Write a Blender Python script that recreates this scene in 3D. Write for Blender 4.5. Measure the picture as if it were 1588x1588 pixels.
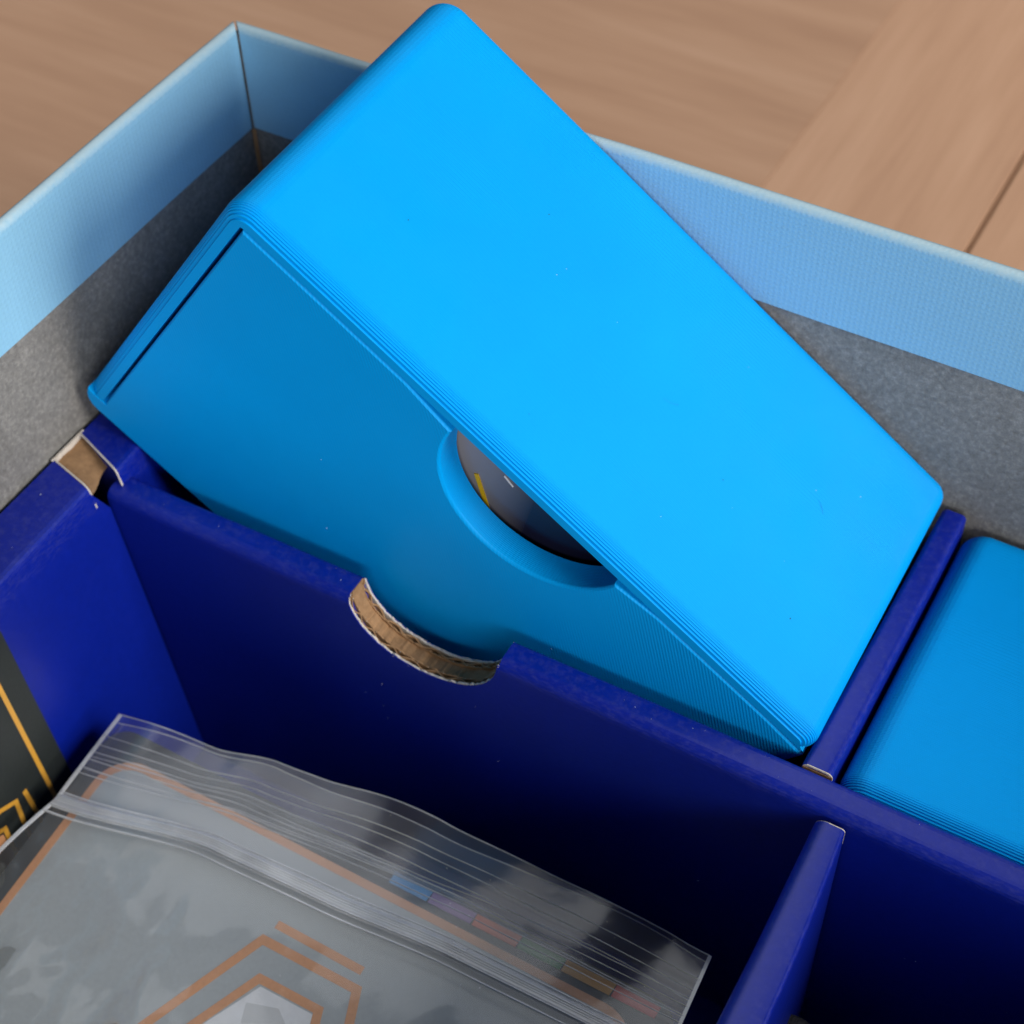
import bpy, bmesh, math, random
from mathutils import Vector, Matrix, noise

S = 0.001            # everything below is written in millimetres
rnd = random.Random(7)
C = bpy.context.scene.collection
scene = bpy.context.scene
for o in list(bpy.data.objects):
    bpy.data.objects.remove(o)

# ------------------------------------------------------------------ camera, light, exposure
R = ((0.8690040283454501, 0.49433207124404227, -0.021628732254926453),
     (0.3584905900193119, -0.6591282146714303, -0.6610858442680939),
     (-0.3410520423439593, 0.5667325647636882, -0.7499984696313629))
CAM = Vector((147.690, -169.943, 139.460))
cam_d = bpy.data.cameras.new('camera')
cam = bpy.data.objects.new('camera', cam_d)
C.objects.link(cam)
M = Matrix(((R[0][0], -R[1][0], -R[2][0]), (R[0][1], -R[1][1], -R[2][1]), (R[0][2], -R[1][2], -R[2][2])))
cam.matrix_world = Matrix.Translation(CAM * S) @ M.to_4x4()
cam_d.sensor_width = 36
cam_d.lens = 36 * 2597.83 / 1588
cam_d.clip_start = 0.01
cam_d.clip_end = 20
cam_d.dof.use_dof = True
cam_d.dof.focus_distance = 0.212
cam_d.dof.aperture_fstop = 30
scene.camera = cam

world = bpy.data.worlds.new('World')
scene.world = world
world.use_nodes = True
bg = world.node_tree.nodes['Background']
bg.inputs[0].default_value = (0.80, 0.90, 1.0, 1)
bg.inputs[1].default_value = 0.025


def area(name, direction, dist, sx, sy, power, col, target=(60, -40, -30)):
    d = bpy.data.lights.new(name, 'AREA')
    d.shape = 'RECTANGLE'
    d.size, d.size_y = sx, sy
    d.energy = power
    d.color = col
    o = bpy.data.objects.new(name, d)
    C.objects.link(o)
    t = Vector(target) * S
    v = Vector(direction).normalized()
    o.location = t + v * dist
    o.rotation_euler = (-v).to_track_quat('-Z', 'Y').to_euler()
    return o


area('window_light', (1.0, -0.12, 0.53), 1.6, 0.62, 0.60, 25.5, (1.0, 0.97, 0.93))
area('front_window_light', (0.75, -1.0, 0.43), 1.8, 1.1, 0.6, 20, (0.96, 0.98, 1.0))
area('ceiling_fill', (-0.42, 0.55, 1.1), 2.0, 1.6, 1.3, 13, (0.94, 0.97, 1.0))  # added fill panel, standing in for ceiling bounce and the sheen on upward faces

scene.view_settings.view_transform = 'Standard'
scene.view_settings.look = 'None'
scene.view_settings.exposure = 0.0
scene.view_settings.gamma = 1.0


# ------------------------------------------------------------------ materials
class NT:
    def __init__(self, name):
        self.m = bpy.data.materials.new(name)
        self.m.use_nodes = True
        self.t = self.m.node_tree
        self.p = self.t.nodes['Principled BSDF']
        self.out = self.t.nodes['Material Output']

    def n(self, kind, **kw):
        nd = self.t.nodes.new(kind)
        for k, v in kw.items():
            if k in nd.inputs:
                nd.inputs[k].default_value = v
            else:
                setattr(nd, k, v)
        return nd

    def l(self, a, b):
        self.t.links.new(a, b)

    def coord(self, scale=(1, 1, 1), rot=(0, 0, 0)):
        tc = self.n('ShaderNodeTexCoord')
        mp = self.n('ShaderNodeMapping')
        mp.inputs['Scale'].default_value = scale
        mp.inputs['Rotation'].default_value = rot
        self.l(tc.outputs['Object'], mp.inputs['Vector'])
        return mp.outputs['Vector']

    def noise(self, vec, scale, detail=4, rough=0.55):
        n = self.n('ShaderNodeTexNoise')
        n.inputs['Scale'].default_value = scale
        n.inputs['Detail'].default_value = detail
        n.inputs['Roughness'].default_value = rough
        self.l(vec, n.inputs['Vector'])
        return n.outputs['Fac']

    def ramp(self, fac, stops):
        r = self.n('ShaderNodeValToRGB')
        e = r.color_ramp.elements
        while len(e) < len(stops):
            e.new(0.5)
        for k, (pos, col) in enumerate(stops):
            e[k].position = pos
            e[k].color = col if len(col) == 4 else (*col, 1)
        self.l(fac, r.inputs['Fac'])
        return r.outputs['Color']

    def bump(self, height, dist, strength=1.0, prev=None):
        b = self.n('ShaderNodeBump')
        b.inputs['Strength'].default_value = strength
        b.inputs['Distance'].default_value = dist
        self.l(height, b.inputs['Height'])
        if prev is not None:
            self.l(prev, b.inputs['Normal'])
        return b.outputs['Normal']

    def base(self, col, rough=0.5, spec=0.5):
        if isinstance(col, tuple):
            self.p.inputs['Base Color'].default_value = (*col, 1)
        else:
            self.l(col, self.p.inputs['Base Color'])
        if isinstance(rough, float):
            self.p.inputs['Roughness'].default_value = rough
        else:
            self.l(rough, self.p.inputs['Roughness'])
        self.p.inputs['Specular IOR Level'].default_value = spec


def mul(c, f):
    return tuple(x * f for x in c)


def paper_mat(name, col, rough, spec, grain, linen=False, var=0.10, bumpd=0.00002):
    m = NT(name)
    v = m.coord()
    big = m.noise(v, 45, 3)
    fine = m.noise(v, grain, 3, 0.6)
    mixn = m.n('ShaderNodeMath', operation='MULTIPLY_ADD')
    m.l(fine, mixn.inputs[0])
    mixn.inputs[1].default_value = 0.5
    half = m.n('ShaderNodeMath', operation='MULTIPLY')
    m.l(big, half.inputs[0])
    half.inputs[1].default_value = 0.5
    m.l(half.outputs[0], mixn.inputs[2])
    c = m.ramp(mixn.outputs[0], [(0.3, mul(col, 1 - var)), (0.7, mul(col, 1 + var))])
    if linen:                                           # rubbed, paler paper along the folded rim
        sx = m.n('ShaderNodeSeparateXYZ')
        m.l(v, sx.inputs[0])
        rub = m.n('ShaderNodeMath', operation='MULTIPLY_ADD')
        m.l(fine, rub.inputs[0])
        rub.inputs[1].default_value = 0.0014
        m.l(sx.outputs['Z'], rub.inputs[2])
        mr = m.n('ShaderNodeMapRange')
        m.l(rub.outputs[0], mr.inputs['Value'])
        mr.inputs['From Min'].default_value = 0.1112
        mr.inputs['From Max'].default_value = 0.1124
        mr.inputs['To Max'].default_value = 0.62
        mxr = m.n('ShaderNodeMix', data_type='RGBA')
        m.l(mr.outputs['Result'], mxr.inputs['Factor'])
        m.l(c, mxr.inputs['A'])
        mxr.inputs['B'].default_value = (0.50, 0.60, 0.62, 1)
        c = mxr.outputs['Result']
    if name == 'navy_print':                            # rubbed, paler print along the folded tops and scratches lower down
        sx = m.n('ShaderNodeSeparateXYZ')
        m.l(v, sx.inputs[0])
        st = m.noise(m.coord((1, 1, 4)), 900, 6, 0.75)
        zz = m.n('ShaderNodeMapRange', interpolation_type='SMOOTHSTEP')
        m.l(sx.outputs['Z'], zz.inputs['Value'])
        zz.inputs['From Min'].default_value = 0.0635
        zz.inputs['From Max'].default_value = 0.0656
        sm = m.n('ShaderNodeMapRange')
        m.l(st, sm.inputs['Value'])
        sm.inputs['From Min'].default_value = 0.47
        sm.inputs['From Max'].default_value = 0.75
        sm.inputs['To Max'].default_value = 0.17
        f = m.n('ShaderNodeMath', operation='MULTIPLY')
        m.l(sm.outputs['Result'], f.inputs[0])
        m.l(zz.outputs['Result'], f.inputs[1])
        cl = m.ramp(m.noise(v, 55, 6, 0.75), [(0.66, (0, 0, 0)), (0.80, (0.10,) * 3)])
        ad = m.n('ShaderNodeMath', operation='ADD')
        m.l(f.outputs[0], ad.inputs[0])
        m.l(cl, ad.inputs[1])
        mxs = m.n('ShaderNodeMix', data_type='RGBA')
        m.l(ad.outputs[0], mxs.inputs['Factor'])
        m.l(c, mxs.inputs['A'])
        mxs.inputs['B'].default_value = (0.16, 0.16, 0.34, 1)
        c = mxs.outputs['Result']
        rough = m.ramp(st, [(0.3, (0.36,) * 3), (0.7, (0.50,) * 3)])
    m.base(c, rough, spec)
    nrm = m.bump(fine, bumpd)
    if linen:
        hs = None
        for ax in ((1, 0, 0), (0, 1, 0), (0, 0, 1)):
            w = m.n('ShaderNodeTexWave', wave_type='BANDS', bands_direction='XYZ'[ax.index(1)], wave_profile='SIN')
            w.inputs['Scale'].default_value = 2 * math.pi / 0.0008 / 20
            w.inputs['Distortion'].default_value = 0.4
            m.l(v, w.inputs['Vector'])
            if hs is None:
                hs = w.outputs['Fac']
            else:
                mx = m.n('ShaderNodeMath', operation='MULTIPLY' if ax[1] == 0 else 'MAXIMUM')
                m.l(hs, mx.inputs[0])
                m.l(w.outputs['Fac'], mx.inputs[1])
                hs = mx.outputs[0]
        nrm = m.bump(hs, 0.000022, 1.0, nrm)
    m.l(nrm, m.p.inputs['Normal'])
    return m.m


def board_mat():
    m = NT('grey_board')
    v = m.coord()
    a = m.noise(v, 1500, 5, 0.7)
    b = m.noise(v, 60, 3)
    c = m.ramp(a, [(0.30, (0.155, 0.146, 0.134)), (0.55, (0.245, 0.232, 0.212)), (0.74, (0.37, 0.35, 0.315))])
    mx = m.n('ShaderNodeMix', data_type='RGBA', blend_type='MULTIPLY')
    mx.inputs['Factor'].default_value = 0.5
    m.l(c, mx.inputs['A'])
    m.l(m.ramp(b, [(0.3, (0.7, 0.7, 0.7)), (0.7, (1.1, 1.1, 1.1))]), mx.inputs['B'])
    m.base(mx.outputs['Result'], 0.85, 0.25)
    m.l(m.bump(a, 0.00009), m.p.inputs['Normal'])
    return m.m


def plastic_mat(name, bands):
    """blue printed plastic; bands: 45 degree extrusion lines on the flat first layer"""
    m = NT(name)
    v = m.coord()
    n1 = m.noise(v, 40, 3)
    c = m.ramp(n1, [(0.25, (0.000, 0.325, 0.80)), (0.75, (0.000, 0.350, 0.85))])
    m.base(c, m.ramp(m.noise(v, 120, 3), [(0.3, (0.40,) * 3), (0.7, (0.52,) * 3)]), 0.10)
    fine = m.noise(v, 2600, 2)
    nrm = m.bump(fine, 0.000010)
    if not bands:                                       # printed layers that catch the light here and there
        w = m.n('ShaderNodeTexWave', wave_type='BANDS', bands_direction='Y', wave_profile='SIN')
        w.inputs['Scale'].default_value = 2 * math.pi / 0.00056 / 20
        w.inputs['Distortion'].default_value = 0.6
        w.inputs['Detail'].default_value = 2
        w.inputs['Detail Scale'].default_value = 0.3
        m.l(v, w.inputs['Vector'])
        am = m.n('ShaderNodeMath', operation='MULTIPLY')
        m.l(w.outputs['Fac'], am.inputs[0])
        m.l(m.ramp(m.noise(m.coord((1, 2.5, 1)), 30, 4), [(0.42, (0.12,) * 3), (0.68, (1,) * 3)]), am.inputs[1])
        nrm = m.bump(am.outputs[0], 0.000024, 1.0, nrm)
    if bands:
        vr = m.coord(rot=(0, math.radians(47), 0))
        w = m.n('ShaderNodeTexWave', wave_type='BANDS', bands_direction='X', wave_profile='SIN')
        w.inputs['Scale'].default_value = 2 * math.pi / 0.00046 / 20
        w.inputs['Distortion'].default_value = 0.25
        w.inputs['Detail'].default_value = 1
        m.l(vr, w.inputs['Vector'])
        pat = m.noise(v, 90, 2)
        amp = m.n('ShaderNodeMath', operation='MULTIPLY')
        m.l(w.outputs['Fac'], amp.inputs[0])
        m.l(m.ramp(pat, [(0.3, (0.45,) * 3), (0.75, (1,) * 3)]), amp.inputs[1])
        nrm = m.bump(amp.outputs[0], 0.000030, 1.0, nrm)
    m.l(nrm, m.p.inputs['Normal'])
    return m.m


def wood_mat(name, along_x, tint):
    m = NT(name)
    sc = (1, 9, 9) if along_x else (9, 1, 9)
    v = m.coord(sc)
    a = m.noise(v, 9, 6, 0.6)
    b = m.noise(m.coord((1, 40, 40) if along_x else (40, 1, 40)), 22, 4, 0.6)
    mx = m.n('ShaderNodeMath', operation='MULTIPLY_ADD')
    m.l(b, mx.inputs[0])
    mx.inputs[1].default_value = 0.35
    sc2 = m.n('ShaderNodeMath', operation='MULTIPLY')
    m.l(a, sc2.inputs[0])
    sc2.inputs[1].default_value = 0.65
    m.l(sc2.outputs[0], mx.inputs[2])
    c = m.ramp(mx.outputs[0], [(0.30, mul((0.44, 0.245, 0.150), tint)), (0.5, mul((0.525, 0.305, 0.190), tint)),
                               (0.72, mul((0.61, 0.375, 0.245), tint))])
    m.base(c, 0.5, 0.35)
    m.l(m.bump(b, 0.00003), m.p.inputs['Normal'])
    return m.m


def film_mat(name, haze, gloss):
    m = NT(name)
    t = m.t
    tr = m.n('ShaderNodeBsdfTransparent')
    tr.inputs['Color'].default_value = (0.97, 0.97, 0.98, 1)
    gl = m.n('ShaderNodeBsdfGlossy')
    gl.inputs['Roughness'].default_value = 0.12
    gl.inputs['Color'].default_value = (1, 1, 1, 1)
    df = m.n('ShaderNodeBsdfDiffuse')
    df.inputs['Color'].default_value = (0.86, 0.88, 0.91, 1)
    fr = m.n('ShaderNodeFresnel')
    fr.inputs['IOR'].default_value = 1.5
    ml = m.n('ShaderNodeMath', operation='MULTIPLY', use_clamp=True)
    m.l(fr.outputs[0], ml.inputs[0])
    ml.inputs[1].default_value = gloss
    v = m.coord()
    hz = m.noise(v, 60, 3)
    hm = m.n('ShaderNodeMapRange')
    m.l(hz, hm.inputs['Value'])
    hm.inputs['From Min'].default_value = 0.35
    hm.inputs['From Max'].default_value = 0.75
    hm.inputs['To Min'].default_value = haze * 0.5
    hm.inputs['To Max'].default_value = haze * 1.5
    m1 = m.n('ShaderNodeMixShader')
    m.l(hm.outputs['Result'], m1.inputs[0])
    m.l(tr.outputs[0], m1.inputs[1])
    m.l(df.outputs[0], m1.inputs[2])
    m2 = m.n('ShaderNodeMixShader')
    m.l(ml.outputs[0], m2.inputs[0])
    m.l(m1.outputs[0], m2.inputs[1])
    m.l(gl.outputs[0], m2.inputs[2])
    nb = m.bump(m.noise(v, 170, 3), 0.00025, 0.35)
    m.l(nb, gl.inputs['Normal'])
    m.l(nb, fr.inputs['Normal'])
    m.l(m2.outputs[0], m.out.inputs['Surface'])
    return m.m


SKY = (0.26, 0.51, 0.685)
NAVY = (0.0005, 0.012, 0.275)
MAT = dict(
    sky=paper_mat('pale_blue_paper', SKY, 0.45, 0.35, 1400, True, 0.05),
    board=board_mat(),
    navy=paper_mat('navy_print', NAVY, 0.42, 0.42, 900, False, 0.12, 0.000012),
    kraft=paper_mat('kraft_liner', (0.33, 0.19, 0.095), 0.9, 0.15, 1200, False, 0.30, 0.00010),
    lip=paper_mat('torn_paper_edge', (0.62, 0.55, 0.47), 0.9, 0.15, 1600, False, 0.22, 0.00008),
    plastic=plastic_mat('blue_plastic', False),
    plastic_front=plastic_mat('blue_plastic_first_layer', True),
    wood_x=wood_mat('wood_grain_across', True, 1.12),
    wood_y=wood_mat('wood_grain_along', False, 1.24),
    slate=paper_mat('slate_print', (0.040, 0.046, 0.050), 0.5, 0.4, 1500, False, 0.14, 0.00002),
    slatelight=paper_mat('light_slate_print', (0.39, 0.42, 0.425), 0.5, 0.4, 1500, False, 0.08, 0.00002),
    copper=paper_mat('copper_print', (0.64, 0.30, 0.135), 0.45, 0.45, 1500, False, 0.12, 0.00001),
    gold=paper_mat('gold_foil', (0.72, 0.36, 0.045), 0.38, 0.6, 1500, False, 0.10, 0.00001),
    pale=paper_mat('pale_print', (0.72, 0.73, 0.74), 0.5, 0.4, 900, False, 0.08),
    palegrey=paper_mat('pale_grey_print', (0.55, 0.56, 0.56), 0.5, 0.4, 900, False, 0.08),
    blackcard=paper_mat('black_card', (0.020, 0.025, 0.024), 0.55, 0.4, 1600, False, 0.20, 0.00003),
    token=paper_mat('black_foam', (0.045, 0.045, 0.047), 0.75, 0.4, 2600, False, 0.6, 0.00025),
    sleeve=paper_mat('dark_sleeve', (0.10, 0.10, 0.115), 0.25, 0.6, 600, False, 0.10, 0.000004),
    yellow=paper_mat('yellow_print', (0.70, 0.42, 0.01), 0.4, 0.5, 900),
    lint=paper_mat('white_lint', (0.75, 0.77, 0.8), 0.9, 0.1, 900),
    film=film_mat('clear_film', 0.06, 0.5),
    zip=film_mat('zip_film', 0.42, 1.2),
    ridge=film_mat('ridge_film', 0.62, 1.2),
)


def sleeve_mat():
    m = NT('sleeve_print')  # grey fading to navy: the sleeve's glossy reflection painted into its colour
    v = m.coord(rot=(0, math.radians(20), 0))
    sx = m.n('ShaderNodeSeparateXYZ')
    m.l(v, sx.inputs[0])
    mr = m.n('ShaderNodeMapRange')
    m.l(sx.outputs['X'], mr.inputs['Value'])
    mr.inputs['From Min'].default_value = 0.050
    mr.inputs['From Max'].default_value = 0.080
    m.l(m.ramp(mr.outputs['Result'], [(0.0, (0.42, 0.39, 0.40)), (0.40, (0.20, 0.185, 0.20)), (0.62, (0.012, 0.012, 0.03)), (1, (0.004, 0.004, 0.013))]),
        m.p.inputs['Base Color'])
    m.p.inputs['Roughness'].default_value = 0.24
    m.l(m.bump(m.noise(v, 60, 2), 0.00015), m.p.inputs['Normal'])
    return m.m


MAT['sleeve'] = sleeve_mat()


# ------------------------------------------------------------------ mesh helpers
def obj(name, bm, mat, parent=None, smooth=False, label=None):
    for v in bm.verts:
        v.co *= S
    me = bpy.data.meshes.new(name)
    bm.normal_update()
    bm.to_mesh(me)
    bm.free()
    me.materials.append(MAT[mat])
    if smooth:
        for p in me.polygons:
            p.use_smooth = True
        me.set_sharp_from_angle(angle=math.radians(35))
    o = bpy.data.objects.new(name, me)
    C.objects.link(o)
    if parent is not None:
        o.parent = parent
    if label:
        o['label'] = label
    return o


def thing(name, label, cat, loc=(0, 0, 0), rot=None, group=None):
    o = bpy.data.objects.new(name, None)
    C.objects.link(o)
    o.empty_display_size = 0.01
    mw = Matrix.Translation(Vector(loc) * S)
    if rot is not None:
        mw = mw @ rot.to_4x4()
    o.matrix_world = mw
    o['label'] = label
    o['category'] = cat
    if group:
        o['group'] = group
    return o


def off(bm, loc):
    """shift from world millimetres to the frame of a thing standing at loc"""
    for v in bm.verts:
        v.co -= Vector(loc)
    return bm


def loft(rings, closed=True, caps=True):
    bm = bmesh.new()
    vr = [[bm.verts.new(p) for p in r] for r in rings]
    n = len(rings[0])
    for a, b in zip(vr, vr[1:]):
        for i in range(n if closed else n - 1):
            j = (i + 1) % n
            bm.faces.new((a[i], a[j], b[j], b[i]))
    if closed and caps:
        bm.faces.new(vr[0][::-1])
        bm.faces.new(vr[-1])
    bmesh.ops.recalc_face_normals(bm, faces=bm.faces)
    return bm


def box(x0, x1, y0, y1, z0, z1, bev=0.0):
    bm = bmesh.new()
    bmesh.ops.create_cube(bm, size=1)
    for v in bm.verts:
        v.co = Vector(((x0 + x1) / 2 + v.co.x * (x1 - x0), (y0 + y1) / 2 + v.co.y * (y1 - y0),
                       (z0 + z1) / 2 + v.co.z * (z1 - z0)))
    if bev:
        bmesh.ops.bevel(bm, geom=list(bm.edges), offset=bev, segments=2, affect='EDGES', profile=0.5)
    return bm


def merge(*bms):
    out = bms[0]
    for b in bms[1:]:
        me = bpy.data.meshes.new('tmp')
        b.to_mesh(me)
        b.free()
        out.from_mesh(me)
        bpy.data.meshes.remove(me)
    return out


def arc(cx, cy, r, a0, a1, n):
    return [(cx + r * math.cos(math.radians(a0 + (a1 - a0) * k / n)),
             cy + r * math.sin(math.radians(a0 + (a1 - a0) * k / n))) for k in range(n + 1)]


def stations(a, b, step):
    n = max(1, int(abs(b - a) / step))
    return [a + (b - a) * k / n for k in range(n + 1)]


def wob(x, y=0.0, z=0.0, f=0.05):
    return noise.noise(Vector((x * f, y * f, z * f)))


# ------------------------------------------------------------------ table
TZ = -112.0
TL = (60, 100, TZ)
table = thing('table', 'pale brown wooden table top with boards under the game box', 'table', TL)
TH = 22


def plank(x0, x1, y0, y1, mat):
    b = box(x0, x1, y0, y1, TZ - TH, TZ, 0.25)
    return obj('plank', off(b, TL), mat, table)


for k in range(5):                                    # wide boards with their grain across
    y1 = 520 - k * 200
    plank(-620, 34.56, y1 - 199.95, y1, 'wood_x')
plank(34.6, 85.3, -480, 520, 'wood_y')                # border board
plank(86.3, 420, -480, 520, 'wood_y')                 # board beyond the open joint
obj('joint_filler', off(box(84.6, 87.0, -470, 510, TZ - TH, TZ - 1.2), TL), 'kraft', table)

# ------------------------------------------------------------------ game box
GB = (0, 0, TZ + 0.2)
gbox = thing('game_box', 'open grey cardboard box with pale blue paper folded over its rim', 'box', GB)
TW, PD, BOT = 2.0, 18.05, TZ + 0.2
XR, YF = 232.0, -149.0  # unseen front wall set close in to keep low light off the long divider
sec_wrap = ([(0.0, -PD)] + [(0.0, z) for z in (-14, -9, -5, -2.2)] + [(0.0, -1.0)] + arc(-1.0, -1.0, 1.0, 0, 180, 10)[1:]
            + [(-TW, z) for z in (-3, -30, -70, BOT)] + [(-TW + 0.28, BOT), (-TW + 0.28, -1.3), (-0.28, -1.3), (-0.28, -PD + 0.1)])


def wall_paper(place):
    rings = []
    for s in stations(0, 1, 0.02):
        rings.append([place(p, z, s) for p, z in sec_wrap])
    return loft(rings)


def lp(p, z, s):                                       # left wall, mitred at the back corner
    y = (-p - 0.30) * (1 - s) + (YF + p + 0.16) * s
    w = 0.22 * wob(y, 3.1, 0, 0.03) * min(1, max(0, -y / 25))
    return Vector((p + w * (1 if z > -40 else 0), y, z + 0.12 * wob(y, 9, 0, 0.08)))


def bp_(p, z, s):                                      # back wall
    x = (p + 0.30) * (1 - s) + (XR - p - 0.16) * s
    w = 0.22 * wob(x, 5.7, 0, 0.03) * min(1, max(0, x / 25))
    return Vector((x, -p + w * (1 if z > -40 else 0), z + 0.12 * wob(x, 2, 0, 0.08)))


def rp(p, z, s):
    y = (-p - 0.30) * (1 - s) + (YF + p + 0.16) * s
    return Vector((XR - p, y, z))


def fp(p, z, s):
    x = (p + 0.30) * (1 - s) + (XR - p - 0.16) * s
    return Vector((x, YF + p, z))


for place in (lp, bp_, rp, fp):
    obj('wrap_paper', off(wall_paper(place), GB), 'sky', gbox, True)
zb = BOT + 2.0
obj('side_board', off(box(-TW + 0.32, -0.32, YF - 1, 1.0, BOT, -1.35), GB), 'board', gbox)
obj('side_board', off(box(-0.31, XR + 0.31, 0.32, TW - 0.32, BOT, -1.35), GB), 'board', gbox)
obj('side_board', off(box(XR + 0.32, XR + TW - 0.32, YF - 1, 1.0, BOT, -1.35), GB), 'board', gbox)
obj('side_board', off(box(-0.31, XR + 0.31, YF - TW + 0.32, YF - 0.32, BOT, -1.35), GB), 'board', gbox)
obj('bottom_board', off(box(-0.3, XR + 0.3, YF - 0.3, 0.3, BOT, zb), GB), 'board', gbox)
bm = bmesh.new()                                       # brown tape seam down the inner corner
vs = [bm.verts.new(p) for p in ((0.0, -0.36, -18.2), (0.5, 0.02, -18.2), (0.0, -0.36, -80), (0.5, 0.02, -80))]
bm.faces.new((vs[0], vs[1], vs[3], vs[2]))
obj('corner_tape', off(bm, GB), 'kraft', gbox)

# ------------------------------------------------------------------ navy cardboard insert
FL = -108.6
IN = (10, -50, FL - 1.2)
insert = thing('cardboard_insert', 'navy printed cardboard insert dividing the box into compartments', 'box insert', IN)
ZR, ZD = -40.94, -43.94
YD1, YD2 = -51.95, -56.83
obj('floor', off(box(0.4, XR - 0.4, YF + 0.4, -0.4, FL - 1.2, FL), IN), 'navy', insert)


def rail_x(y):                                         # inner edge of the side rail
    return 8.74 + 2.23 * (-(y + 50)) / 100.0


def rail_z(y):
    return ZR - 0.88 * (-(y + 50)) / 100.0


def rail_section(y, xin, zt, lean=6.3):
    top = [(0.33, zt - 66), (0.33, zt - 0.35), (0.6, zt), (xin - 1.1, zt + 0.05), (xin - 0.45, zt - 0.06), (xin - 0.1, zt - 0.35),
           (xin + 0.05, zt - 0.9)]
    dn = [(xin + 0.05 + lean * k / 66.0, zt - k) for k in (6, 14, 25, 40, 66)]
    return top + dn


def rail(ya, yb, slope, close=None, xoff=0.0):
    """ya is the end beside the notch; its cut runs a little askew (slope)"""
    rings = []
    for s in stations(0, 1, 0.04):
        y = ya + (yb - ya) * s
        xi = rail_x(y) + xoff + 0.15 * wob(y, 1, 0, 0.06)
        zt = rail_z(y) + 0.12 * wob(y, 4, 0, 0.07)
        ring = []
        for p, z in rail_section(y, xi, zt):
            k = min(1.0, max(0.0, (zt - z - 0.9) / 5.0)) if p > 3 else 0.0
            ye = y + slope * (min(p, xi) - 5) * (1 - s)
            ring.append(Vector((p, ye + (close - ye) * k if close and s == 0 else ye, z)))
        rings.append(ring)
    return loft(rings)


r1 = obj('side_rail', off(rail(-58.4, YF + 0.6, -0.26, -57.0), IN), 'navy', insert)
r2 = obj('side_rail', off(rail(-52.5, -0.6, -0.36, xoff=1.6), IN), 'navy', insert)


def cut_rim(y, slope, xi, parent, z, w=0.28):
    """the pale paper thickness showing along a cut end of a rail"""
    pts = [(0.45, z - 0.35), (0.7, z + 0.03), (xi - 1.1, z + 0.08), (xi - 0.35, z - 0.06), (xi + 0.1, z - 0.6), (xi + 0.6, z - 4)]
    bm = bmesh.new()
    prev = None
    for p, zz in pts:
        yy = y + slope * (min(p, xi) - 5)
        j = rnd.uniform(-0.05, 0.05)
        cur = (bm.verts.new((p, yy - w * (1 if slope < -0.3 else -1) + j, zz + 0.03)), bm.verts.new((p, yy, zz + 0.05)))
        if prev:
            bm.faces.new((prev[0], prev[1], cur[1], cur[0]))
        prev = cur
    return obj('cut_edge', off(bm, IN), 'lip', parent)


cut_rim(-58.4, -0.26, 8.8, r1, rail_z(-58.4))
cut_rim(-52.5, -0.36, 10.3, r2, rail_z(-52.5))
# brown liner seen in the notch between the two rail pieces, raised a little towards the wall
bm = bmesh.new()
grid = []
for i in range(13):
    row = []
    for j in range(11):
        x = 0.42 + (7.4 + 0.8 * math.sin(i * 0.6)) * j / 10
        y = -60.5 + 11.5 * i / 12 - 0.3 * (x - 5)
        t = j / 10
        z = ZR - 0.9 - 1.2 * t ** 2 + 0.25 * wob(x, y, 0, 0.5)
        row.append(bm.verts.new((x, y, z)))
    grid.append(row)
for i in range(12):
    for j in range(10):
        bm.faces.new((grid[i][j], grid[i + 1][j], grid[i + 1][j + 1], grid[i][j + 1]))
obj('notch_liner', off(bm, IN), 'kraft', insert, True)
bm = bmesh.new()                                       # pale outer paper edge along the wall side of the notch
pv = None
for k in range(15):
    y = -57.6 + 7.4 * k / 14
    z = ZR + 0.05 + 0.1 * wob(y, 0, 0, 1.3)
    cur = (bm.verts.new((0.30, y, z)), bm.verts.new((0.62 + 0.08 * wob(y, 5, 0, 2), y, z)), bm.verts.new((0.66, y, z - 1.2)))
    if pv:
        bm.faces.new((pv[0], pv[1], cur[1], cur[0]))
        bm.faces.new((pv[1], pv[2], cur[2], cur[1]))
    pv = cur
obj('cut_edge', off(bm, IN), 'lip', insert)

# long divider with a thumb notch
NX, NA, NB = 64.2, 12.2, 9.8


def div_y(x):
    return 0.257 * x / 200 + 0.35 * math.sin((x - 20) / 75.0) * math.exp(-((x - 75) / 70) ** 2) + 0.12 * wob(x, 8, 0, 0.06)


def div_z(x):
    return ZD + 1.326 * x / 200 + 0.10 * wob(x, 3, 0, 0.07)


def notch_z(x, a=NA, b=NB):
    t = (x - NX) / a
    if abs(t) >= 1:
        return 1e9
    return ZD + 0.35 - b * math.sqrt(1 - t * t)


def div_section(x):
    y0, y1, z = YD2 + div_y(x), YD1 + div_y(x), div_z(x)
    pts = [(y0, FL), (y0, -95), (y0, -80), (y0, -68), (y0, -60), (y0, -54), (y0, -50), (y0, z - 1.9)]
    pts += [(y0 + 1.7 - 1.7 * math.cos(t), z - 1.7 + 1.7 * math.sin(t)) for t in [math.radians(a) for a in (15, 30, 45, 60, 75, 90)]]
    pts += [(y1 - 1.2 + 1.2 * math.sin(t), z - 1.2 + 1.2 * math.cos(t)) for t in [math.radians(a) for a in (0, 22, 45, 67, 90)]]
    pts += [(y1, z - 4), (y1, -56), (y1, -75), (y1, FL)]
    return pts


def rec(x):                                            # how far the corrugated core lies below the cut liners
    t = (x - NX) / NA
    return 2.3 * max(0.0, 1 - t * t) ** 0.4


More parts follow.
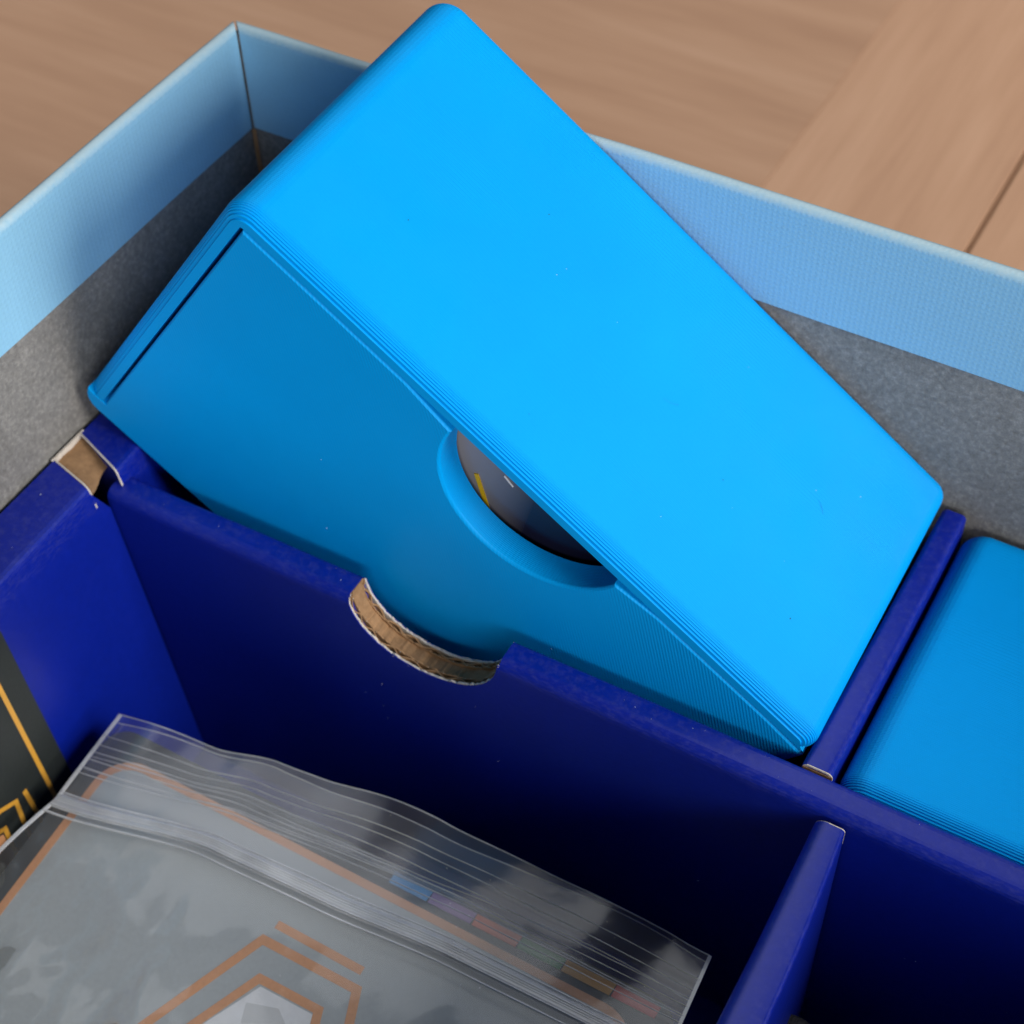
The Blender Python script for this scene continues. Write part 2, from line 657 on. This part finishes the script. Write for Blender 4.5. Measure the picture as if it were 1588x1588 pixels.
xs = stations(9.3, NX - NA, 1.2)
nst = [NX - NA * math.cos(math.pi * k / 56) for k in range(57)]
xs2 = stations(NX + NA, XR - 0.6, 2.0)
rings = [[Vector((x, y, z)) for y, z in div_section(x)] for x in xs]
for x in nst:
    zz = notch_z(x) - rec(x)
    rings.append([Vector((x, y, min(z, zz))) for y, z in div_section(x)])
rings += [[Vector((x, y, z)) for y, z in div_section(x)] for x in xs2]
divider = obj('long_divider', off(loft(rings), IN), 'navy', insert)
for p in divider.data.polygons:
    p.use_smooth = False


def notch_pt(t, d=0.0):
    """point on the thumb cut at angle t (0..pi), d millimetres outside the cut"""
    w = min(1.0, (math.sin(t) / 0.7) ** 2)
    d = d * w + (0.1 * d - 0.22) * (1 - w)
    x = NX - NA * math.cos(t)
    nx, nz = -math.cos(t) / NA, -math.sin(t) / NB
    L = math.hypot(nx, nz)
    return x + d * nx / L, ZD + 0.35 - NB * math.sin(t) + d * nz / L


def inside(x, y, z):
    """keep a point of the cut inside the rounded top of the folded board"""
    zt, dy = div_z(x), div_y(x)
    lo, hi = YD2 + dy, YD1 + dy
    h = z - (zt - 1.7)
    if h > 0:
        lo += 1.7 - math.sqrt(max(0.0, 1.7 ** 2 - min(h, 1.7) ** 2))
    h = z - (zt - 1.2)
    if h > 0:
        hi -= 1.2 - math.sqrt(max(0.0, 1.2 ** 2 - min(h, 1.2) ** 2))
    return Vector((x, min(max(y, lo - 0.01), hi + 0.01), z))


def strip(y0, y1, d0, d1, jit=0.0, n=96, t0=0.004, t1=0.985):
    """ribbon of paper thickness following the cut: across y0..y1, from depth d0 (top) to d1 (bottom)"""
    rings = []
    for k in range(n + 1):
        t = math.pi * (t0 + (t1 - t0) * k / n)
        tear = 2.2 * jit * (wob(k * 0.9, y0 * 3, 1, 0.5) + 0.6 * wob(k, y1 * 5, 2, 1.7))
        x, z = notch_pt(t, d0 + tear + rnd.uniform(-jit, jit))
        xb, zb_ = notch_pt(t, d1)
        dy = div_y(x)
        ja, jb = rnd.uniform(-jit, jit) * 0.5, rnd.uniform(-jit, jit) * 0.5
        rings.append([inside(x, y0 + dy, z), inside(x, y1 + dy + ja, z), inside(xb, y1 + dy + jb, zb_), inside(xb, y0 + dy, zb_)])
    return loft(rings)


def flute(yc, amp, period, ph, th=0.14):
    rings = []
    n = 260
    for k in range(n + 1):
        t = math.pi * (0.02 + 0.95 * k / n)
        x, z = notch_pt(t, 0.12 + 0.10 * wob(k * 0.1, ph, 0, 1.0))
        xb, zb_ = notch_pt(t, 1.7)
        s = NA * math.pi * 0.9 * k / n
        y = yc + div_y(x) + amp * math.sin(2 * math.pi * s / period + ph + 1.2 * wob(s, ph, 0, 0.4))
        rings.append([inside(x, y - th, z), inside(x, y + th, z), inside(xb, y + th, zb_), inside(xb, y - th, zb_)])
    return loft(rings)


obj('liner', off(strip(YD2 - 0.02, YD2 + 0.14, 0.05, 2.9, 0.04), IN), 'navy', divider)
obj('cut_edge', off(strip(YD2 + 0.13, YD2 + 0.42, -0.05, 2.0, 0.11), IN), 'lip', divider)
obj('flute', off(flute(YD2 + 0.82, 0.30, 3.6, 0.4, 0.10), IN), 'kraft', divider)
obj('inner_liner', off(strip(YD2 + 1.22, YD2 + 1.44, 0.12, 1.9, 0.10), IN), 'kraft', divider)
obj('core', off(strip(YD2 + 1.40, YD1 - 1.26, 0.60, 1.9, 0.09), IN), 'kraft', divider)
obj('core_floor', off(strip(YD2 + 0.3, YD1 - 0.3, 1.9, 2.4, 0.03), IN), 'kraft', divider)
obj('inner_liner', off(strip(YD1 - 1.30, YD1 - 1.10, 0.20, 1.9, 0.10), IN), 'kraft', divider)
obj('flute', off(flute(YD1 - 0.76, 0.30, 3.4, 2.0), IN), 'kraft', divider)
obj('cut_edge', off(strip(YD1 - 0.44, YD1 - 0.12, -0.02, 2.0, 0.09), IN), 'lip', divider)
obj('liner', off(strip(YD1 - 0.13, YD1 + 0.02, 0.05, 2.9, 0.04), IN), 'navy', divider)


def cross_section(x0, x1, z, r, q=None):
    q = q or r
    pts = [(x0, FL), (x0, -80), (x0, -60), (x0, z - r)]
    pts += [(x0 + r - r * math.cos(math.radians(a)), z - r + r * math.sin(math.radians(a))) for a in (18, 36, 54, 72, 90)]
    pts += [(x1 - q + q * math.sin(math.radians(a)), z - q + q * math.cos(math.radians(a))) for a in (0, 18, 36, 54, 72, 90)]
    pts += [(x1, -60), (x1, -80), (x1, FL)]
    return pts


def cross_divider(ya, yb, fx0, fx1, z, r, q):
    rings = []
    for y in stations(ya, yb, 1.5):
        rings.append([Vector((x + 0.12 * wob(y, 6, 0, 0.08), y, zz + (0.1 * wob(y, 2, 0, 0.06) if zz > FL else 0)))
                      for x, zz in cross_section(fx0(y), fx1(y), z, r, q)])
    return loft(rings)


def end_rim(x0, x1, y, z, r, q, s, parent):
    """pale paper edge round the top of a divider's cut end; s = side it faces"""
    prof = [p for p in cross_section(x0, x1, z, r, q) if p[1] > z - 3 or p[1] < FL - 9]
    prof = [(x0, z - 3.2)] + prof + [(x1, z - 3.2)]
    bm = bmesh.new()
    pv = None
    mx = (x0 + x1) / 2
    for x, zz in prof:
        xi, zi = x + (mx - x) * 0.14, zz - 0.26
        cur = [bm.verts.new((x + 0.02 * (1 if x > mx else -1), y, zz + 0.03)), bm.verts.new((xi, y, zi)),
               bm.verts.new((x + 0.02 * (1 if x > mx else -1), y - s * 0.14, zz + 0.03))]
        if pv:
            bm.faces.new((pv[0], cur[0], cur[1], pv[1]))
            bm.faces.new((pv[0], pv[2], cur[2], cur[0]))
        pv = cur
    return obj('cut_edge', off(bm, IN), 'lip', parent)


cd1 = obj('cross_divider', off(cross_divider(-51.0, -1.0, lambda y: 119.0 - 1.3 * y / -100, lambda y: 122.6 - 0.17 * y / -100, -43.6, 0.9, 0.9), IN), 'navy', insert, True)
end_rim(118.35, 122.52, -51.05, -43.6, 0.9, 0.9, -1, cd1)
obj('end_liner', off(box(118.5, 122.5, -51.16, -51.03, -60, -44.1), IN), 'kraft', cd1)
cd2 = obj('cross_divider', off(cross_divider(-57.35, YF + 0.6, lambda y: 122.9 + 2.9 * (-y - 57) / 200, lambda y: 126.85 + 3.0 * (1 - math.exp(-(-y - 57) / 33.0)), -44.1, 1.8, 0.55), IN), 'navy', insert, True)
end_rim(122.9, 126.85, -57.3, -44.1, 1.8, 0.55, 1, cd2)

# ------------------------------------------------------------------ printed deck boxes
A, B, CC = 100.6, 49.6, 63.4                            # length, width, height
LH = 0.28                                               # printed layer height
GAPC = 60.2


def cover_outer(i):
    """L shaped outer line of the cover seen from the front (u along the length, c downwards), inset i"""
    r = 4.0 - i
    p = [(i, GAPC - 0.0), (i, 45), (i, 30), (i, 15)]
    p += [(4.0 - r * math.cos(math.radians(a)), 4.0 - r * math.sin(math.radians(a))) for a in range(0, 91, 9)]
    p += [(20, i), (40, i), (60, i), (80, i)]
    rr = 2.7 - i
    p += [(A - 2.7 + rr * math.sin(math.radians(a)), 2.7 - rr * math.cos(math.radians(a))) for a in range(0, 100, 10)]
    return p


def cover_inner():
    return [(2.95, GAPC), (2.95, 45), (2.95, 30), (2.95, 15)] + \
           [(3.25 - 0.3 * math.cos(math.radians(a)), 3.3 - 0.3 * math.sin(math.radians(a))) for a in range(0, 91, 9)] + \
           [(20, 3.0), (40, 3.0), (60, 3.0), (80, 3.0)] + \
           [(A - 2.7 + 2.4 * k / 10.0, 3.0) for k in range(0, 10)]


def inset_at(y, rf=2.4, rb=2.5):
    i = 0.0
    if y < rf:
        i = rf - math.sqrt(max(0, rf * rf - (rf - y) ** 2))
    if y > B - rb:
        i = max(i, rb - math.sqrt(max(0, rb * rb - (y - B + rb) ** 2)))
    return min(i, 2.35)


def deck_meshes():
    def V(u, y, c):
        return Vector((u, y, CC - c))
    # cover: stacked printed layers
    ys = []
    nl = int(B / LH)
    for k in range(nl):
        y0, ym = k * LH, (k + 0.5) * LH
        i = inset_at(ym)
        g = 0.034
        i += rnd.uniform(0.0, 0.010)
        ys += [(y0 + 0.001, i + g), (y0 + 0.22 * LH, i), (y0 + 0.78 * LH, i), (y0 + LH - 0.001, i + g)]
    rings = [[V(u, y, c) for u, c in cover_outer(i)] for y, i in ys]
    bm = loft(rings, closed=False)
    inner = cover_inner()
    y0, i0 = ys[0]
    oq = cover_outer(i0)
    fr = [bm.verts.new(V(u, y0, c)) for u, c in oq]
    ir = [bm.verts.new(V(u, y0, c)) for u, c in inner]
    ib = [bm.verts.new(V(u, B - 3, c)) for u, c in inner]
    for a in range(len(oq) - 1):
        bm.faces.new((fr[a], fr[a + 1], ir[a + 1], ir[a]))
        bm.faces.new((ir[a], ir[a + 1], ib[a + 1], ib[a]))
    ye, ie = ys[-1]
    ob = [bm.verts.new(V(u, ye, c)) for u, c in cover_outer(ie)]
    for a in range(len(oq) - 1):                        # back closing band, then the back wall itself
        bm.faces.new((ob[a], ib[a], ib[a + 1], ob[a + 1]))
    lo = [bm.verts.new(V(u, B - 3, c)) for u, c in ((A - 0.4, 3.0), (A - 0.4, GAPC), (2.95, GAPC))]
    bm.faces.new([bm.verts.new(V(u, B - 3, c)) for u, c in ((2.95, 3.0), (A - 0.4, 3.0), (A - 0.4, GAPC), (2.95, GAPC))])
    bmesh.ops.delete(bm, geom=lo, context='VERTS')
    # bottom end of the left side wall
    bm.faces.new([bm.verts.new(V(u, y, GAPC)) for u, y in ((0.0, 2.4), (2.95, 2.4), (2.95, B - 3), (0.0, B - 3))])
    bmesh.ops.recalc_face_normals(bm, faces=bm.faces)
    cover = bm

    # front panel with the finger cut, its outline shrinking a little towards the visible face
    cx, cr = 52.6, 14.2
    T = 4.0

    def outline(e):
        top = 3.22 + e
        L, Rr = 3.42 + e, A - e
        p = [(L, top)]
        p += [(k, top) for k in (10, 20, 30)]
        n = 150
        a0 = 4.0
        for k in range(n + 1):
            t = math.radians(180 - a0 - (180 - 2 * a0) * k / n)
            rr = cr + e
            p.append((cx + rr * math.cos(t), 3.4 + e * 0.4 + rr * math.sin(t)))
        p += [(k, top) for k in (74, 84, 94)]
        p += [(Rr, top + 0.4), (Rr, 30), (Rr, CC - 3)]
        p += [(A - 3 + (3 - e) * math.cos(math.radians(a)), CC - 3 + (3 - e) * math.sin(math.radians(a))) for a in (22, 45, 67, 90)]
        p += [(70, CC - e), (40, CC - e), (20, CC - e)]
        p += [(3 - (3 - e) * math.sin(math.radians(a)), CC - 3 + (3 - e) * math.cos(math.radians(a))) for a in (0, 22, 45, 67, 90)]
        p += [(0.0 + e, GAPC + 0.12), (L, GAPC + 0.12), (L, 40), (L, 20)]
        return p
    lay = [(-0.12, 0.34), (0.0, 0.16), (0.12, 0.06), (0.26, 0.02)]
    y = 0.28
    while y < T:
        jj = rnd.uniform(0, 0.012)
        lay += [(y + 0.01, 0.03), (y + 0.07, jj), (y + 0.21, jj), (y + 0.27, 0.03)]
        y += LH
    bm = loft([[V(u, yy, c) for u, c in outline(e)] for yy, e in lay])
    panel = bm
    # tray: bottom, right end
    tray = loft([[V(u, yy, c) for u, c in [(0.05 + i, GAPC + 0.12), (0.05 + i, CC - 3), (0.9 + i, CC - 0.9), (3, CC - 0.02 - i), (A - 3, CC - 0.02 - i),
                 (A - 0.9 - i, CC - 0.9), (A - 0.02 - i, CC - 3), (A - 0.02 - i, 3.3), (A - 3, 3.3), (A - 3, GAPC + 0.12)]]
                 for yy, i in ((T + 0.1, 0.0), (20, 0), (B - 3, 0.0), (B - 1.2, 0.5), (B - 0.1, 2.0))])
    return cover, panel, tray


AX = Vector((math.cos(0.631), 0, -math.sin(0.631)))
RX = Matrix.Rotation(0.024, 3, 'X')
av = RX @ AX
bv = RX @ Vector((0, 1, 0))
cv = RX @ Vector((-math.sin(0.631), 0, -math.cos(0.631)))
P2 = Vector((38.565, -50.413, 16.99))
rot = Matrix(((av.x, bv.x, -cv.x), (av.y, bv.y, -cv.y), (av.z, bv.z, -cv.z)))
deck = thing('deck_box', 'bright blue printed card box tilted up out of its compartment, half moon cut in front',
             'card box', P2 + cv * CC, rot, 'blue printed card boxes in the insert')
cm, pm, tm = deck_meshes()
dc = obj('cover', cm, 'plastic', deck)
dp = obj('front_panel', pm, 'plastic_front', deck)
dt = obj('tray', tm, 'plastic', deck)
deck2 = deck.copy()
C.objects.link(deck2)
deck2.matrix_world = Matrix.Translation(Vector((123.0, -50.2, FL + 0.15)) * S)
deck2['label'] = 'bright blue printed card box lying level in the compartment at the right edge'
for ch in (dc, dp, dt):
    c2 = ch.copy()
    C.objects.link(c2)
    c2.parent = deck2

# sleeved cards inside the tilted box, seen through the finger cut
cards = thing('sleeved_cards', 'dark glossy sleeved cards inside the tilted blue box, seen through its half moon cut', 'cards',
              P2 + cv * CC, rot)
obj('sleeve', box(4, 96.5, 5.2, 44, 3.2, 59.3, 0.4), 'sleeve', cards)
lb = loft([[Vector((u, 5.02, z)) + Vector(dv) for dv in ((-0.2, 0, -0.24), (-0.2, 0.2, -0.24), (0.2, 0.2, 0.24), (0.2, 0, 0.24))]
           for u, z in ((45.9, 48.5), (49.6, 45.3), (53.0, 42.4))])
obj('yellow_line', lb, 'yellow', cards)
ln = loft([[Vector((48.3 + 1.9 * k, 5.0, 52.55 - 0.45 * k)) + Vector(dv) for dv in ((0, 0, -0.05), (0, 0.2, -0.05), (0, 0.2, 0.05), (0, 0, 0.05))] for k in (0, 0.5, 1)])
obj('scratch', ln, 'lint', cards)

# ------------------------------------------------------------------ board in the zip bag
O = Vector((0, -80, -75))
ev = Vector((0, 1, 0.1)).normalized()
en = Vector((0, -0.1, 1)).normalized()


def bpt(u, v, h=0.0):
    return O + Vector((u, 0, 0)) + ev * v + en * h


BO = tuple(bpt(14, -60, -2.4))
board = thing('player_board', 'dark slate board with copper line pattern lying inside the clear zip bag', 'game board', BO)


def plate(poly, h0, h1):
    rings = [[bpt(u, v, h0) for u, v in poly], [bpt(u, v, h1) for u, v in poly]]
    return loft(rings)


def rrect(u0, u1, v0, v1, r, n=8):
    return (arc(u1 - r, v1 - r, r, 0, 90, n) + arc(u0 + r, v1 - r, r, 90, 180, n) + arc(u0 + r, v0 + r, r, 180, 270, n)
            + arc(u1 - r, v0 + r, r, 270, 360, n))


obj('card', off(plate(rrect(18.4, 115.0, -78, 4.9, 4), -2.2, 0.0), BO), 'slate', board)


def line(path, w, h=0.05, closed=False, name='copper_line', mat='copper', parent=None, loc=BO, fn=bpt):
    """flat printed line of constant width along a path, mitred"""
    n = len(path)
    rings = []
    for k in range(n):
        p = Vector(path[k])
        a = Vector(path[k - 1]) if (k > 0 or closed) else None
        b = Vector(path[(k + 1) % n]) if (k < n - 1 or closed) else None
        d1 = (p - a).normalized() if a is not None else None
        d2 = (b - p).normalized() if b is not None else None
        d1 = d1 or d2
        d2 = d2 or d1
        n1, n2 = Vector((-d1.y, d1.x)), Vector((-d2.y, d2.x))
        m = (n1 + n2).normalized()
        L = w / 2 / max(0.3, m.dot(n1))
        q0, q1 = p - m * L, p + m * L
        rings.append([fn(q0.x, q0.y, 0.004), fn(q1.x, q1.y, 0.004), fn(q1.x, q1.y, h), fn(q0.x, q0.y, h)])
    if closed:
        rings.append(rings[0])
    return obj(name, off(loft(rings, caps=not closed), loc), mat, parent)


border = rrect(21.85, 110.4, -72, 0.4, 5.2)
obj('inner_field', off(plate(border, 0.0, 0.012), BO), 'slatelight', board)
line(border, 1.25, h=0.06, closed=True, parent=board)
line([(48.6, -37), (50.8, -31.1), (58.4, -13.4), (74.1, -13.3), (76.6, -20), (76.6, -40)], 1.35, parent=board)
line([(54.3, -34), (56.8, -27.9), (61.2, -18.3), (71.0, -18.2), (73.0, -24), (73.0, -40)], 1.3, parent=board)
line([(58.9, -10.6), (73.4, -10.7)], 1.25, parent=board)
obj('pale_panel', off(plate([(62.0, -19.2), (70.6, -19.1), (72.2, -24), (72.2, -40), (52.5, -40), (57.6, -28)][::-1], 0.005, 0.035), BO), 'pale', board)
obj('grey_stroke', off(plate([(61.5, -22), (66, -20.6), (68.4, -22.2), (66, -23), (62.5, -24.8)][::-1], 0.01, 0.045), BO), 'palegrey', board)
cols = dict(blue=(0.07, 0.22, 0.42), purple=(0.20, 0.12, 0.26), red=(0.45, 0.10, 0.05), green=(0.05, 0.16, 0.06),
            amber=(0.38, 0.20, 0.05), crimson=(0.40, 0.06, 0.05))
bx = [69.7, 76.2, 83.4, 90.7, 97.7, 105.4, 112.2]
for k, (nm, col) in enumerate(cols.items()):
    MAT['band_' + nm] = paper_mat(nm + '_print', mul(col, 1.5), 0.5, 0.4, 1200)
    obj('colour_band', off(plate([(bx[k], 2.2), (bx[k + 1] - 0.3, 2.2), (bx[k + 1] - 0.1, 4.0), (bx[k], 4.0)], 0.01, 0.06), BO),
        'band_' + nm, board, False, nm + ' printed band')


# the bag
def interp(x, pts):
    for (xa, ya), (xb, yb) in zip(pts, pts[1:]):
        if x <= xb:
            t = (x - xa) / (xb - xa)
            t = max(0, min(1, t))
            t = t * t * (3 - 2 * t) * 0.5 + t * 0.5
            return ya + (yb - ya) * t
    return pts[-1][1]


EDGE = [(19.3, -74.8), (34.8, -72.5), (45, -69.9), (52.8, -69.2), (71.2, -66.5), (87.3, -66.8), (100.6, -66.9), (108.4, -66.5), (114.9, -66.8)]
ZIPL = [(19.6, -90.9), (44.6, -85.6), (63.2, -84.8), (83.2, -83.2), (103, -82.8), (115.6, -82.4)]
DEEP = [(15.6, -150), (116, -142)]


def film_pt(s, t, lift=0.0, layer=0):
    """s 0..1 along the bag's mouth from the left seam; t 0 at the mouth, 1 at the zip, 2 far down the bag"""
    if t <= 1:
        x = (19.4 + (114.9 - 19.4) * s) * (1 - t) + (19.5 + (115.8 - 19.5) * s) * t
        ye, yz = interp(x, EDGE), interp(x, ZIPL)
        y = ye + (yz - ye) * t
        z = -72.2 - 1.3 * t + (1 - t) * (0.6 * math.sin(s * 17 + 0.6) + 0.28 * math.sin(s * 31 + t))
    else:
        q = t - 1
        xl = 19.5 + (15.4 - 19.5) * min(1, q * 3.2)
        x = xl + (116 - xl) * s
        yz = interp(19.5 + 96 * s, ZIPL)
        y = yz + (interp(x, DEEP) - yz) * q
        zb = bpt(x, (y + 80)).z
        bl = min(1, q * 3)
        bl = bl * bl * (3 - 2 * bl)
        z = (-73.5) * (1 - bl) + (zb + 1.9 + (1.2 * wob(x, y, 2, 0.07) + 0.75 * wob(x, y * 0.5, 7, 0.19)) * (0.75 + 0.7 * math.exp(-5 * s)) + 0.35 * math.exp(-4 * s) * wob(x, y, 1, 0.45)) * bl
        left = max(0, 1 - s * 6)
        crease = sum(a * (1 - min(1.0, abs(wob(x + 0.5 * y * k, y - 0.3 * x, 11 + k, f)) * 5)) for k, f, a in ((1, 0.05, 0.7), (-1, 0.085, 0.45), (2, 0.13, 0.25)))
        z += crease * bl * (0.12 + 0.7 * math.exp(-4.5 * s))
        z = max(z, zb + 0.35)
        z += left * (0.8 * wob(y, 1, 0, 0.35) * bl - 1.2 * bl)
    if layer:
        y += 0.7 * math.sin(s * 9) - 0.9 if t < 0.5 else 0
        z -= 1.1 * (1 if t < 0.99 else 0.4)
    e = min(s, 1 - s) * 14
    return Vector((x, y, z + lift))


BG = (60, -100, -80)
bag = thing('zip_bag', 'clear plastic zip bag with ribbed mouth lying in the front compartment', 'plastic bag', BG)


def sheet(layer, t1, nt, ns=110):
    bm = bmesh.new()
    g = []
    for i in range(nt + 1):
        t = t1 * i / nt
        g.append([bm.verts.new(film_pt(k / ns, t, 0, layer)) for k in range(ns + 1)])
    for i in range(nt):
        for k in range(ns):
            bm.faces.new((g[i][k], g[i][k + 1], g[i + 1][k + 1], g[i + 1][k]))
    return bm


def rib(t, w, h, layer=0, wav=0.0, s0=0.0, s1=1.0, ph=0.0):
    rings = []
    n = 120
    for k in range(n + 1):
        s = s0 + (s1 - s0) * k / n
        tt = t + wav * math.sin(s * 6 + ph)
        p = film_pt(s, tt, 0, layer)
        q = film_pt(s, tt + 0.02, 0, layer)
        d = (q - p)
        d.z = 0
        d.normalize()
        rings.append([p + Vector((0, 0, -h * 0.2)) - d * w / 2, p + Vector((0, 0, h)) - d * w / 4, p + Vector((0, 0, h)) + d * w / 4,
                      p + Vector((0, 0, -h * 0.2)) + d * w / 2])
    return loft(rings)


obj('front_film', off(sheet(0, 2.0, 150, 190), BG), 'film', bag, True)
obj('back_film', off(sheet(1, 1.0, 24), BG), 'film', bag, True)
for k, t in enumerate((0.25, 0.34, 0.44, 0.53, 0.60, 0.66)):
    obj('rib', off(rib(t, 0.12, 0.12, 0, 0.014, ph=k * 1.7), BG), 'ridge', bag)
for k, t in enumerate((0.40, 0.57)):
    obj('rib', off(rib(t, 0.11, 0.10, 1, 0.02, ph=k * 2), BG), 'ridge', bag)
obj('mouth_edge', off(rib(0.0, 0.20, 0.10, 0), BG), 'ridge', bag)
obj('mouth_edge', off(rib(0.0, 0.18, 0.08, 1), BG), 'ridge', bag)
zp = obj('zip_strip', off(rib(0.985, 2.6, 0.30), BG), 'zip', bag)
for t in (0.90, 0.955, 0.975, 0.995, 1.012):
    obj('zip_line', off(rib(t, 0.22, 0.42 if t > 0.92 else 0.2), BG), 'ridge', zp)
obj('zip_line', off(rib(1.035, 0.3, 0.3), BG), 'ridge', zp)


def seam(s, t1, w=0.5):
    rings = []
    for k in range(61):
        t = t1 * k / 60
        p = film_pt(s, t)
        rings.append([p + Vector((-w / 2, 0, 0.05)), p + Vector((w / 2, 0, 0.07)), p + Vector((w / 2, 0, -0.25)), p + Vector((-w / 2, 0, -0.25))])
    return loft(rings)


obj('side_seam', off(seam(0.0, 1.9), BG), 'ridge', bag)
obj('side_seam', off(seam(1.0, 1.9), BG), 'ridge', bag)

# ------------------------------------------------------------------ black card against the rail
def card_frame(y, z, h=0.0):
    x = rail_x(y) + 0.05 + 6.3 * (rail_z(y) - z) / 66.0 + 0.75 + h
    return Vector((x, y, z))


BC = (14, -110, -100)
bcard = thing('standing_card', 'black card with gold line pattern standing against the navy side rail', 'card', BC)


def cplate(poly, h0, h1):
    return loft([[card_frame(y, z, h0) for y, z in poly], [card_frame(y, z, h1) for y, z in poly]])


edge_pts = rrect(-160, -83.0, -104, -44.6, 2.5, 6)
obj('card_stock', off(cplate(edge_pts, -0.5, 0.0), BC), 'blackcard', bcard)
cf = lambda y, z, h=0.0: card_frame(y, z, h)
for path in ([(-150, -49.6), (-90, -49.6), (-87.2, -53), (-87.4, -98)],
             [(-104, -73.4), (-96.3, -73.4), (-93.4, -74.8), (-94.1, -82), (-94.6, -98)],
             [(-91.4, -74.6), (-91.2, -81.6), (-91.2, -90)],
             [(-104, -76.3), (-98.6, -76.3), (-97.0, -77.0), (-97.4, -82), (-97.8, -98)]):
    line(path, 0.8, 0.04, name='gold_line', mat='gold', parent=bcard, loc=BC, fn=cf)
obj('brown_panel', off(cplate([(-104, -77), (-98.8, -77), (-97.7, -77.6), (-98.2, -98), (-104, -98)], 0.005, 0.03), BC), 'copper', bcard)

# ------------------------------------------------------------------ black token at the bottom edge
TK = (129.0, -73.4, -108)
tok = thing('round_token', 'black round grainy token just visible at the bottom edge right of the divider', 'token', TK)
rings = []
for z, r in ((-108, 5.2), (-75, 5.2), (-74.2, 5.0), (-73.8, 4.5), (-73.7, 3.0), (-73.9, 0.05)):
    rings.append([Vector((TK[0] + r * math.cos(a * math.pi / 24), TK[1] + r * math.sin(a * math.pi / 24), z)) for a in range(48)])
obj('body', off(loft(rings), TK), 'token', tok)


# torn fibres along the thumb cut
fib = []
for k in range(70):
    t = math.pi * rnd.uniform(0.03, 0.96)
    yy = rnd.choice((YD2 + 0.25, YD2 + 0.3, YD2 + 1.3, YD1 - 1.2, YD1 - 0.3)) + rnd.uniform(-0.12, 0.12)
    x, z = notch_pt(t, 0.1)
    p = inside(x, yy + div_y(x), z)
    d1 = Vector((rnd.uniform(-1, 1), rnd.uniform(-1, 1) - 0.3, rnd.uniform(-0.2, 0.8))) * rnd.uniform(0.15, 0.5)
    q, w = p + d1, 0.035
    fib.append(loft([[p + Vector((w, 0, 0)), p + Vector((-w, w, 0)), p + Vector((0, -w, w))],
                     [q + Vector((w, 0, 0)) * 0.4, q + Vector((-w, w, 0)) * 0.4, q + Vector((0, -w, w)) * 0.4]]))
fo = obj('paper_fibres', off(merge(*fib), IN), 'lip', divider)
fo['kind'] = 'stuff'


# ------------------------------------------------------------------ lint and dust
def fleck(p, r, n):
    bm = bmesh.new()
    bmesh.ops.create_icosphere(bm, subdivisions=1, radius=r)
    sx, sy = rnd.uniform(0.5, 1.6), rnd.uniform(0.5, 1.6)
    for v in bm.verts:
        v.co = Vector((v.co.x * sx, v.co.y * sy, v.co.z * 0.6)) + Vector(p) + Vector(n) * r * 0.3
    return bm


fl = []
up = rot @ Vector((0, 0, 1))
fr_ = rot @ Vector((0, -1, 0))
base = P2 + cv * CC
for k in range(9):
    u, y = rnd.uniform(5, 95), rnd.uniform(3, 46)
    fl.append(fleck(base + rot @ Vector((u, y, CC)), rnd.uniform(0.04, 0.09), up))
for k in range(4):
    u, c = rnd.uniform(6, 95), rnd.uniform(20, 55)
    fl.append(fleck(base + rot @ Vector((u, -0.13, CC - c)), rnd.uniform(0.04, 0.09), fr_))
for k in range(30):
    x = rnd.uniform(12, 200)
    if NX - NA - 1 < x < NX + NA + 1:
        continue
    fl.append(fleck((x, rnd.uniform(YD2 + 1.6, YD1 - 1) + div_y(x), div_z(x)), rnd.uniform(0.02, 0.06), (0, 0, 1)))
for k in range(16):
    x = rnd.uniform(20, 200)
    fl.append(fleck((x, YD2 + div_y(x), rnd.uniform(-75, -46)), rnd.uniform(0.03, 0.07), (0, -1, 0)))
for k in range(16):
    y = rnd.uniform(-130, -60)
    fl.append(fleck((rnd.uniform(1.5, rail_x(y) - 1), y, rail_z(y) + 0.05), rnd.uniform(0.03, 0.09), (0, 0, 1)))
for k in range(36):
    s, t = rnd.uniform(0.05, 0.97), rnd.uniform(0.1, 1.5)
    fl.append(fleck(film_pt(s, t, 0.06), rnd.uniform(0.03, 0.10), (0, 0, 1)))
sp = []
for u, y in ((17, 16), (44, 7), (70, 21), (30, 33), (88, 12)):
    sp.append(fleck(base + rot @ Vector((u, y, CC)), rnd.uniform(0.06, 0.11), up))
for u, y, L_, tw in ((57, 24, 2.2, 0.9), (83, 30, 1.6, -1.2)):      # short hairs
    rg = []
    for k in range(9):
        t = k / 8
        c = base + rot @ Vector((u + L_ * t, y + tw * t * t, CC + 0.03))
        rg.append([c + Vector((0.03, 0, 0)), c + Vector((-0.02, 0.03, 0)), c + Vector((0, -0.02, 0.03))])
    sp.append(loft(rg))
d = obj('specks', merge(*sp), 'blackcard')
d['kind'] = 'stuff'
d['label'] = 'few dark specks and short hairs on top of the tilted blue box'
d['category'] = 'specks'
d = obj('dust', merge(*fl), 'lint')
d['kind'] = 'stuff'
d['label'] = 'tiny white dust and lint specks scattered over the boxes and bag'
d['category'] = 'dust'
